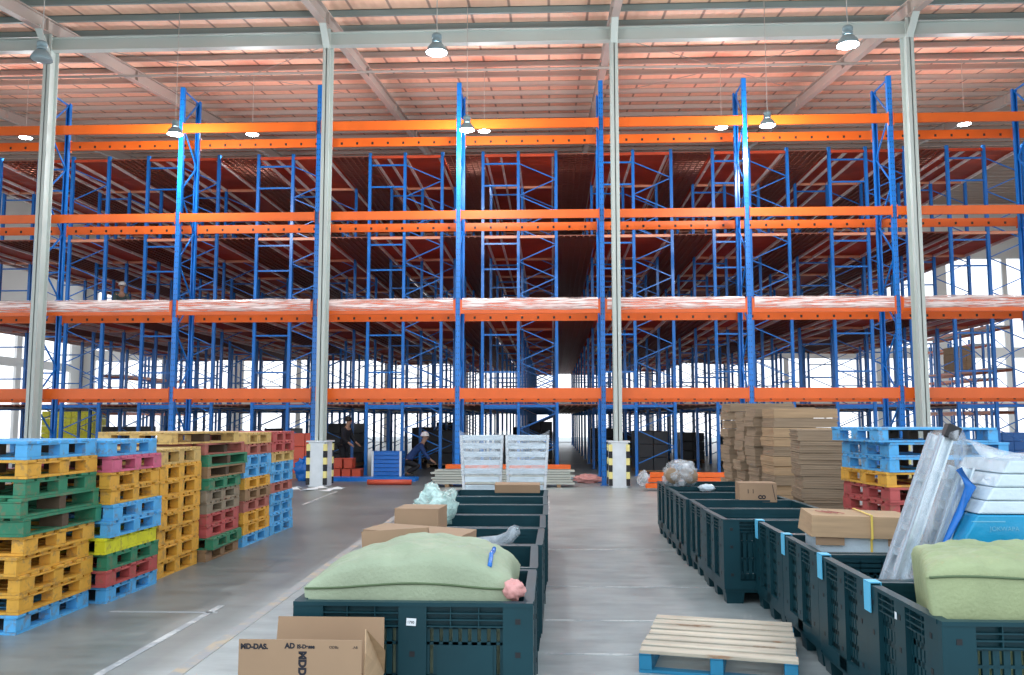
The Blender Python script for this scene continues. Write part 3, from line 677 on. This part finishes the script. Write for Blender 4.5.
# twin film wrapped shelf packs leaning apart behind the left row
def pack(x, y, lean, label):
    e = empty('wrapped_shelf_pack', (x, y, 0), label, 'shelf pack', 'film wrapped shelf packs'); e.rotation_euler = (math.radians(-3), 0, 0)
    hb_, ht_ = .22, .29; Hh = 1.46; sh = lambda z: lean*z/Hh
    for s in (-1, 1):
        m = MB(); m.bar((s*hb_+0,0,.02),(s*ht_+lean,0,Hh),.035,.12,0,(0,1,0)); m.build('side_rail', M['galv'], e)
    for k in range(12):
        z = .12+k*.115; w_ = hb_+(ht_-hb_)*z/Hh-.02
        m = MB(); m.box(-w_+sh(z), w_+sh(z), -.05, .05, z, z+.075); m.box(-w_+sh(z), w_+sh(z), -.062, -.05, z+.055, z+.075); m.build('shelf_panel', M['steelsheet'], e)
    m = MB(); V = []; F = []; n = 16; zz = [.9+.045*i for i in range(12)]+[1.44]
    for z in zz:
        for i in range(n+1):
            u = -1+2*i/n; w_ = hb_+(ht_-hb_)*z/Hh+.022
            zz_ = z+(.09*abs(u)**2.5 if z > 1.43 else 0); V.append((u*w_+sh(z), -.09-.012*math.sin(z*54+u*2)-.01*noise.noise(Vector((u*4, z*5, x))), zz_))
    for j in range(len(zz)-1):
        for i in range(n): a = j*(n+1)+i; F.append((a, a+1, a+n+2, a+n+1))
    m.add(V, F, 0, True); o = m.build('film', M['packfilm'], e); so_ = o.modifiers.new('solid', 'SOLIDIFY'); so_.thickness = .004
    return e
pack(-.945, 12.35, -.02, 'left one of the twin film wrapped steel shelf packs behind the left row of boxes')
pack(-.345, 12.35, .02, 'right one of the twin film wrapped steel shelf packs behind the left row of boxes')

# right side contents
rb = empty('wrapped_roll_bag', (1.80, 12.5, .74), 'clear plastic bag of brownish rolls on the far end of the right row', 'bag')
m = MB(); 
for cx in (-.1, .12): m.tube([(cx,-.16,.16),(cx,.16,.16)], .105, 16)
m.build('rolls', M['cardd'], rb); lump('film', (.01,0,.18), (.22,.22,.20), M['filmw'], '', '', 9, .4, parent=rb, fr=1.7)
lump('white_plastic', (2.12, 12.2, .75), (.11,.08,.05), M['wrapwhite'], 'small white plastic bundle beside the bag of rolls', 'plastic', 4, .3)
sc_ = carton('small_carton', .42, .3, .22, (2.37, 10.42, .735), math.radians(-3), 'small upright carton with dark print on the right row, before the cardboard stacks', 'card')
letters('CO', .055, (.0,-.152,.04), sc_, False, .004); letters('I  I', .07, (-.12,-.152,.1), sc_, False, 0)
m = MB(); m.bar((.16,-.1515,.2),(.19,-.1515,.03),.006,.002,0,(0,1,0)); m.build('printed_line', M['ink'], sc_)

# carton lid over white wrapped contents
cl = empty('lidded_carton', (2.31, 6.86, .62), 'white wrapped load under a brown carton lid with yellow strap, right row', 'carton', None, math.radians(-7))
m = MB(); m.box(-.34,.34,-.27,.27,0,.25); m.build('wrapped_load', M['wrapwhite'], cl, .02)
m = MB(); V = [(-.37,-.30,.355),(.37,-.30,.345),(.35,.30,.335),(-.36,.30,.35)]
Lw = [(-.385,-.315,.20),(.39,-.315,.19),(.375,.315,.2),(-.385,.315,.19)]
m.add(V+Lw+[(a*.985,b*.985,c-.008) for a,b,c in V]+[(a*.985,b*.985,c) for a,b,c in Lw], [(0,1,2,3),(0,4,5,1),(1,5,6,2),(2,6,7,3),(3,7,4,0),(11,10,9,8),(9,13,12,8),(10,14,13,9),(11,15,14,10),(8,12,15,11),(4,12,13,5),(5,13,14,6),(6,14,15,7),(7,15,12,4)])
m.build('lid', M['cardl'], cl, .004)
for s in (-1, 1): m = MB(); m.box(s*.25-.10, s*.25+.10, -.296, -.288, .14, .22); m.build('inner_flap', M['card'], cl)
m = MB(); m.box(.03,.045,-.322,-.318,.19,.36); m.bar((.0375,-.312,.36),(.0375,.30,.352),.015,.005); m.box(.03,.045,-.29,-.283,.0,.2); m.build('strap', M['strap'], cl)
m = MB(); 
for a in (0, 1, 2): m.bar((-.22+a*.045,-.2,.362-a*.0005),(-.30+a*.045,-.02,.360),.012,.004)
m.build('printed_mark', M['faded red'], cl)

# leaning rails in film with a blue printed wrap
wr = empty('wrapped_rail_bundle', (1.98, 5.48, .14), 'silver rails in clear film leaning out of the second right box', 'rails')
d_ = Vector((.57, .10, 1.40)); B0 = Vector((-.13, -.05, .03))
for i, (off, k1, yy) in enumerate(((0,1.0,0),(.17,.86,-.02),(.33,.74,-.04),(.50,.62,-.06))):
    a = B0+Vector((off, yy, 0)); b = a+d_*k1
    for q in (0, .16):
        m = MB(); m.bar(a+Vector((0,q,0)), b+Vector((0,q,0)), .075, .03, 0, (0,1,0)); m.bar(a+Vector((-.03,q-.02,0)), b+Vector((-.03,q-.02,0)), .012, .05, 0, (0,1,0)); m.bar(a+Vector((.03,q-.02,0)), b+Vector((.03,q-.02,0)), .012, .05, 0, (0,1,0))
        m.build('rail', M['steelsheet'], wr)
    for s in range(9):
        p = a+d_*(k1*(.08+s*.105)); m = MB(); m.bar(p+Vector((0,.01,0)), p+Vector((0,.15,0)), .06, .05); m.build('rung', M['steelsheet'], wr)
top = B0+d_
m = MB(); m.bar(top+Vector((0,-.03,-.02)), top+Vector((.035,-.03,.06)), .085, .07, 0, (0,1,0)); o = m.build('end_cap', M['black'], wr, .008); o['label'] = 'black end cap'
m = MB(); V = []; F = []; n = 26; q = 14      # film sheath round the leaning rails
for j in range(n+1):
    t = j/n; c = B0+d_*(t*1.03-.01); wleft = .055; wright = .10+.46*(1-t)**.8
    for i in range(q):
        ph = 2*PI*i/q; cx = math.cos(ph); sy = math.sin(ph)
        k = noise.noise(Vector((t*7, cx*2, sy*2)))*.022; rx = wright if cx > 0 else wleft
        V.append((c.x+cx*(rx+k), c.y+.07+sy*(.15+k), c.z+.02*cx))
for j in range(n):
    for i in range(q): F.append((j*q+i, j*q+(i+1)%q, (j+1)*q+(i+1)%q, (j+1)*q+i))
F.append(tuple(range(n*q, n*q+q)))
m.add(V, F, 0, True); m.build('film', M['film'], wr)
m = MB(); m.tube([B0+d_*.86+Vector((.10,-.09,.0)), B0+d_*.80+Vector((.18,-.12,-.02)), B0+d_*.70+Vector((.15,-.13,-.04)), B0+d_*.55+Vector((.13,-.13,-.02)), B0+d_*.42+Vector((.14,-.12,0))], [.02,.032,.022,.014,.01], 10)
o = m.build('blue_tape', M['bluewrap'], wr); o['label'] = 'crumpled blue plastic tape'

wb = empty('wrapped_panel_load', (2.80, 5.62, .14), 'white film wrapped panels with a cyan printed band behind the olive green sack', 'panel load')
def skewbox(mb, z0, z1, y0, y1, x1, inset=0):
    xl = lambda z: -.43+(z-.80)*.62+inset
    mb.add([(xl(z0),y0,z0),(x1,y0,z0),(x1,y1,z0),(xl(z0),y1,z0),(xl(z1),y0,z1),(x1,y0,z1),(x1,y1,z1),(xl(z1),y1,z1)], [(3,2,1,0),(4,5,6,7),(0,1,5,4),(1,2,6,5),(2,3,7,6),(3,0,4,7)])
m = MB(); skewbox(m, .0, .80, -.30, .2, .20, .35); m.build('lower_load', M['steelsheet'], wb, .01)
for k in range(4):
    m = MB(); z = .98+k*.078; skewbox(m, z, z+.075, -.32-.004*k, .25, .62); m.build('panel', M['wrapwhite'], wb, .01)
m = MB(); skewbox(m, .80, .975, -.325, .25, .62); o = m.build('printed_band', M['cyan'], wb, .01); o['label'] = 'cyan blue printed band'
letters('JOKWAPA', .036, (-.26,-.3275,.885), wb, False, 0, 'paleprint'); m = MB(); m.box(-.36,-.17,-.3265,-.3255,.935,.941); m.build('printed_line', M['paleprint'], wb)
m = MB(); V = []; F = []; n = 20
for j in range(11):
    t = j/10
    for i in range(n+1):
        u = i/n; V.append((-.29+u*.91+(1-u)*.0, -.36+t*.64, 1.302+.02*math.sin(u*7+t*3)+.10*max(0,1-u*3)*math.sin(t*PI)+.012*noise.noise(Vector((u*9,t*6,2)))))
for j in range(10):
    for i in range(n): a = j*(n+1)+i; F.append((a, a+1, a+n+2, a+n+1))
m.add(V, F, 0, True); o = m.build('film', M['filmw'], wb); so_ = o.modifiers.new('solid', 'SOLIDIFY'); so_.thickness = .003

# ------------------------------------------------------------------ stacks of flattened cartons
def card_stack(x0, x1, y0, y1, h, n, where, mats, jit=.03, rz=0):
    th = h/n; grp = 'flattened cartons in ' + where
    for i in range(n):
        m = MB(); z = 0; k = 5; s = th/k; w, d = (x1-x0)/2, (y1-y0)/2
        m.box(-w+.02, w-.02, -d+.02, d-.02, .001, th-.007)
        for q in range(k):
            a, b = random.uniform(-.008,.008), random.uniform(-.008,.008); g = .0015
            m.box(-w+a, w+a, -d+b, d+b, q*s+g, (q+1)*s-(g if q < k-1 else .006), 0)
        o = m.build('flattened_carton_bundle', M[mats[(i*7+len(where)) % len(mats)]], None, 0, ((x0+x1)/2+random.uniform(-jit,jit), (y0+y1)/2+random.uniform(-jit,jit), i*th))
        o.rotation_euler = (0,0,math.radians(rz)+random.uniform(-.03,.03))
        f = n-1-i; wh = 'topmost of' if f == 0 else ('lowest of' if i == 0 else ORD[f]+' from the top of' if f < 18 else 'low in')
        tag(o, 'flat carton bundle, %s %s' % (wh, where), 'cardboard', grp)
card_stack(3.05, 3.62, 10.8, 11.5, 1.56, 11, 'the short cardboard stack beside the right pallets', ['cardd'], .02, -6)
card_stack(3.04, 3.90, 12.25, 12.92, 1.83, 14, 'the widest cardboard stack', ['cardl','cardl','cardd'], .02)
card_stack(2.98, 3.85, 13.05, 13.65, 1.86, 13, 'the cardboard stack behind the widest', ['cardd'], .03)
card_stack(2.96, 3.8, 13.85, 14.45, 1.80, 12, 'the second farthest cardboard stack', ['cardd'], .04)
card_stack(2.95, 4.0, 14.75, 15.45, 1.95, 14, 'the farthest cardboard stack', ['cardd'], .04)

# ------------------------------------------------------------------ things lying before and under the front rack
ps = empty('panel_stack', (-1.2, 22.55, 0), 'long stack of grey steel deck panels topped by orange beams behind the left row', 'panels')
for k in range(6):
    m = MB(); z = .08+k*.062; a = random.uniform(-.06,.06); m.box(-1.75+a, 1.75+a, -.35, .35, z, z+.03)
    m.box(-1.75+a, 1.75+a, -.36, -.34, z, z+.05)
    for q in range(44): m.box(-1.72+a+q*.078, -1.70+a+q*.078, -.364, -.36, z+.006, z+.045)
    m.build('deck_panel', M['greyslat'], ps)
m = MB()
for q in (-1.4, 0, 1.4): m.box(q-.05, q+.05, -.35, .35, 0, .08)
m.build('timber_bearers', M['brown'], ps)
for q in (-.2, .05): m = MB(); m.box(-1.45, 1.7, q-.05, q+.05, .455, .555); m.build('beam', M['orange'], ps)
bc = empty('blue_crate_stack', (-4.65, 25.3, 0), 'stack of bright blue crates with white corner straps under the rack', 'crates')
for k in range(7):
    m = MB(); m.box(-.42,.42,-.3,.3,k*.115,k*.115+.1); m.box(-.43,.43,-.31,.31,k*.115+.08,k*.115+.105); m.build('crate', M['bluewrap'], bc, .006)
for s in (-1, 1): m = MB(); m.box(s*.4-.03, s*.4+.03, -.318, -.311, 0, .8); m.build('strap', M['white'], bc)
for k, (x, y, z, l) in enumerate(((-6.15,25.4,.0,'lower left'),(-5.85,25.4,.0,'lower middle'),(-5.56,25.4,.0,'lower right'),(-6.1,25.4,.3,'upper left'),(-5.80,25.4,.3,'upper middle'))):
    e = empty('red_crate', (x, y, z), '%s red crate of the pile beside the second column guard' % l, 'crate', 'red crates by the column guard')
    m = MB(); m.box(-.13,.13,-.2,.2,0,.02); m.box(-.13,.13,-.2,-.185,.02,.27); m.box(-.13,.13,.185,.2,.02,.27); m.box(-.13,-.115,-.2,.2,.02,.27); m.box(.115,.13,-.2,.2,.02,.27)
    m.build('crate_body', M['redplastic'], e, .006); m = MB(); m.box(-.14,.14,-.21,.21,.265,.285); m.build('rim', M['redplastic'], e)
br = empty('blue_beam_bundle', (-5.2, 24.35, 0), 'blue steel lengths on the floor under the red and blue crates', 'beams')
for q in range(4): m = MB(); m.box(-1.35, 1.5, -.1+q*.16, .0+q*.16, 0, .1); m.build('beam', M['blue'], br)
m = MB(); m.tube([(-4.75,22.9,.075),(-3.6,22.9,.075)], .07, 14); tag(m.build('red_roll', M['redplastic'], None), 'long red roll lying on the floor before the blue crates', 'roll')
m = MB(); m.box(-.07,.07,-.07,.07,0,.09); tag(m.build('white_packet', M['white'], None, .02, (-4.75,23.6,0)), 'small white packet on the floor before the blue crates', 'packet')
for (x, y), r, mt, l in (((-6.85,24.5),(.26,.3,.34),'bluewrap','crumpled blue plastic sheet left of the second column guard'),((-6.5,25.6),(.2,.2,.16),'wrapwhite','white plastic lump behind the blue sheet')):
    lump('plastic_sheet', (x, y, r[2]*.8), r, M[mt], l, 'plastic sheet', x, .35)
goods(-7.2, 26.0, .7, .6, 1.3, M['redplastic'], 'red packages stacked left of the second column guard under the rack')
for k in range(9):
    x = -6.0+(k % 3)*.5-.3+random.uniform(-.1,.1); y = 21.0+(k//3)*.42+random.uniform(-.08,.08); m = MB(); a = random.uniform(.06,.2)
    m.add([(-a,-.08,.004),(a,-.1,.004),(a*.8,.1,.012+random.uniform(0,.03)),(-a,.09,.004),(-a,-.08,.009),(a,-.1,.009),(a*.8,.1,.05),(-a,.09,.009)], [(3,2,1,0),(4,5,6,7),(0,1,5,4),(1,2,6,5),(2,3,7,6),(3,0,4,7)])
    o = m.build('paper_scrap', M['white'], None, 0, (x, y, 0)); o.rotation_euler = (0,0,random.uniform(0,6))
    tag(o, 'white paper scrap on the floor at the second column guard', 'paper scrap', 'paper scraps by the column guard')
ob = empty('orange_beam_bundle', (4.0, 21.4, 0), 'bundle of orange beams with white wrapped ends behind the far right boxes', 'beams')
for k, (yy, zz) in enumerate(((-.12,.12),(.04,.12),(-.04,.26),(.12,.26),(-.05,.38))):
    m = MB(); m.box(-1.75+k*.03, 1.9, yy-.06, yy+.06, zz-.055, zz+.055); m.build('beam', M['orange'], ob, .01)
m = MB(); m.box(-1.4,-1.3,-.2,.2,0,.06); m.box(1.3,1.4,-.2,.2,0,.06); m.build('timber_bearers', M['brown'], ob)
lump('film', (-1.78,.0,.28), (.14,.22,.18), M['filmw'], '', '', 6, .3, parent=ob)
for k, (x, y, l) in enumerate(((1.0,23.9,'left of the third column guard'),(.2,24.6,'behind the panel stack'),(3.0,24.4,'right of the third column guard'))):
    lump('scrap_plastic', (x, y, .1), (.35,.22,.12), M['wrapwhite' if k else 'pinkcloth'], 'crumpled wrapping on the floor under the rack, '+l, 'plastic scrap', k*3.3, .5)

# ------------------------------------------------------------------ people
def skin_chain(name, joints, edges, mt, parent, root=0):
    me = bpy.data.meshes.new(name); me.from_pydata([j[:3] for j in joints], edges, []); me.materials.append(mt)
    o = put(name, me, parent); sk = o.modifiers.new('skin', 'SKIN'); sk.use_smooth_shade = True
    for i, j in enumerate(joints):
        me.skin_vertices[0].data[i].radius = (j[3], j[3] if len(j) < 5 else j[4]); me.skin_vertices[0].data[i].use_root = (i == root)
    sb = o.modifiers.new('sub', 'SUBSURF'); sb.levels = 1; sb.render_levels = 2
    return o
def person(loc, rz, label, top, legs, helmet=None, crouch=0, bend=0):
    e = empty('person', loc, label, 'person', None, rz)
    hipz = .92-crouch*.42; fy = .14*crouch
    sh = Vector((0, -.10-bend*.42, hipz+.50-bend*.13)); hip = Vector((0, .12*crouch, hipz)); neck = sh+Vector((0,-.03-.05*bend,.07)); head = neck+Vector((0,-.03-.05*bend,.15))
    J = [(hip.x,hip.y,hip.z,.10,.075), (0,(hip.y+sh.y)/2,(hip.z+sh.z)/2,.095,.07), (sh.x,sh.y,sh.z-.03,.115,.075), (neck.x,neck.y,neck.z,.052), (head.x,head.y-.01,head.z-.03,.07,.085), (head.x,head.y,head.z+.07,.07,.085)]
    E = [(0,1),(1,2),(2,3),(3,4),(4,5)]
    for s in (-1, 1):
        b = len(J); J += [(s*.19,sh.y,sh.z-.03,.055), (s*.24,sh.y-.05-.1*crouch,sh.z-.30,.043), (s*.20,sh.y-.24-.12*bend,sh.z-.45,.032), (s*.19,sh.y-.30-.13*bend,sh.z-.49,.03)]
        E += [(2,b),(b,b+1),(b+1,b+2),(b+2,b+3)]
        f = len(J)
        for q in range(5):
            a = -.03+.015*q; J += [(s*.19+a, sh.y-.36-.13*bend+(.02 if q in (0,4) else 0), sh.z-.52, .0085), (s*.19+a*1.1, sh.y-.385-.13*bend+(.025 if q in (0,4) else 0), sh.z-.55, .007)]
            E += [(b+3, f+q*2), (f+q*2, f+q*2+1)]
        l = len(J); J += [(s*.09,hip.y,hip.z-.06,.085), (s*.12,hip.y-.05-.34*crouch,hip.z*.52+.06*crouch,.06), (s*.12,hip.y-.02+.0*crouch,.10,.042), (s*.12,hip.y-.15,.04,.04)]
        E += [(0,l),(l,l+1),(l+1,l+2),(l+2,l+3)]
    skin_chain('body', J, E, M['skin'], e)
    T = [(hip.x,hip.y,hip.z-.06,.165,.14), (0,(hip.y+sh.y)/2,(hip.z+sh.z)/2,.145,.118), (sh.x,sh.y,sh.z-.03,.165,.125), (neck.x,neck.y+.01,neck.z-.01,.082)]; E = [(0,1),(1,2),(2,3)]
    for s in (-1, 1):
        b = len(T); T += [(s*.19,sh.y,sh.z-.03,.07), (s*.24,sh.y-.05-.1*crouch,sh.z-.30,.058), (s*.205,sh.y-.21-.11*bend,sh.z-.43,.048)]; E += [(2,b),(b,b+1),(b+1,b+2)]
    skin_chain('jacket', T, E, top, e)
    T = [(hip.x,hip.y,hip.z,.148,.118)]; E = []
    for s in (-1, 1):
        l = len(T); T += [(s*.09,hip.y,hip.z-.07,.1), (s*.12,hip.y-.05-.34*crouch,hip.z*.52+.06*crouch,.078), (s*.12,hip.y-.02,.12,.062)]; E += [(0,l),(l,l+1),(l+1,l+2)]
    skin_chain('trousers', T, E, legs, e)
    for s in (-1, 1):
        m = MB(); m.box(s*.12-.05, s*.12+.05, hip.y-.24, hip.y+.05, 0, .09); m.build('shoe', M['black'], e, .025)
    if helmet:
        m = MB(); m.lathe([(.0,.13),(.06,.122),(.10,.09),(.122,.04),(.126,.0),(.15,-.008),(.12,-.004)], 20); m.build('helmet', helmet, e, 0, (head.x, head.y, head.z+.055))
    else:
        m = MB(); m.lathe([(.0,.125),(.06,.115),(.095,.07),(.10,.02),(.098,-.03),(.0,-.03)], 18); m.build('hair', M['hair'], e, 0, (head.x, head.y+.015, head.z+.035))
    m = MB(); m.bar((head.x,head.y-.085,head.z+.02),(head.x,head.y-.11,head.z-.02),.025,.022,0); m.build('nose', M['skin'], e, .006)
    m = MB()
    for s in (-1, 1): m.box(head.x+s*.032-.012, head.x+s*.032+.012, head.y-.098, head.y-.085, head.z+.02, head.z+.034)
    m.build('eyes', M['black'], e); m = MB(); m.box(head.x-.025, head.x+.025, head.y-.10, head.y-.085, head.z-.058, head.z-.05); m.build('mouth', M['pinkcloth'], e)
    for s in (-1, 1): m = MB(); m.box(head.x+s*.08-.01, head.x+s*.08+.01, head.y-.01, head.y+.03, head.z-.02, head.z+.035); m.build('ear', M['skin'], e, .008)
    return e
person((-6.33, 26.9, 0), math.radians(70), 'person in black clothes standing behind the red crates right of the second column', M['darkcloth'], M['darkcloth'])
person((-4.18, 26.35, 0), math.radians(100), 'crouching person in navy clothes and white helmet beside the blue crate stack', M['bluecloth'], M['darkcloth'], M['helmet'], 1, .5)
person((-14.45, 28.7, LZ[1]), math.radians(40), 'crouching person with white helmet on the second shelving deck at left', M['tealcloth'], M['tealcloth'], M['helmet'], 1, .3)

# ------------------------------------------------------------------ daylight
w = bpy.data.worlds.new('daylight'); sc.world = w; w.use_nodes = True
nt = w.node_tree; bg = nt.nodes['Background']
tc = nt.nodes.new('ShaderNodeTexCoord'); sp = nt.nodes.new('ShaderNodeSeparateXYZ'); r = nt.nodes.new('ShaderNodeValToRGB')
mr = nt.nodes.new('ShaderNodeMapRange'); mr.inputs['From Min'].default_value = -.1; mr.inputs['From Max'].default_value = 1
nt.links.new(tc.outputs['Generated'], sp.inputs[0]); nt.links.new(sp.outputs['Z'], mr.inputs['Value']); nt.links.new(mr.outputs[0], r.inputs['Fac'])
r.color_ramp.elements[0].color = (.93,.96,1,1); r.color_ramp.elements[1].color = (.70,.84,1,1)
nt.links.new(r.outputs[0], bg.inputs['Color']); bg.inputs['Strength'].default_value = 1.3

# ------------------------------------------------------------------ camera
cam = bpy.data.cameras.new('camera'); co = bpy.data.objects.new('camera', cam); COL.objects.link(co); sc.camera = co
yaw, pitch = .0435, .0943
f = Vector((-math.sin(yaw)*math.cos(pitch), math.cos(yaw)*math.cos(pitch), math.sin(pitch))); rt = Vector((math.cos(yaw), math.sin(yaw), 0)); up = rt.cross(f)
co.matrix_world = Matrix(((rt.x,up.x,-f.x,0),(rt.y,up.y,-f.y,0),(rt.z,up.z,-f.z,1.66),(0,0,0,1)))
cam.sensor_width = 36; cam.lens = 880/1024*36; cam.clip_end = 400
sc.view_settings.view_transform = 'Standard'; sc.view_settings.look = 'None'; sc.view_settings.gamma = 1; sc.view_settings.use_curve_mapping = False
sc.view_settings.exposure = .6
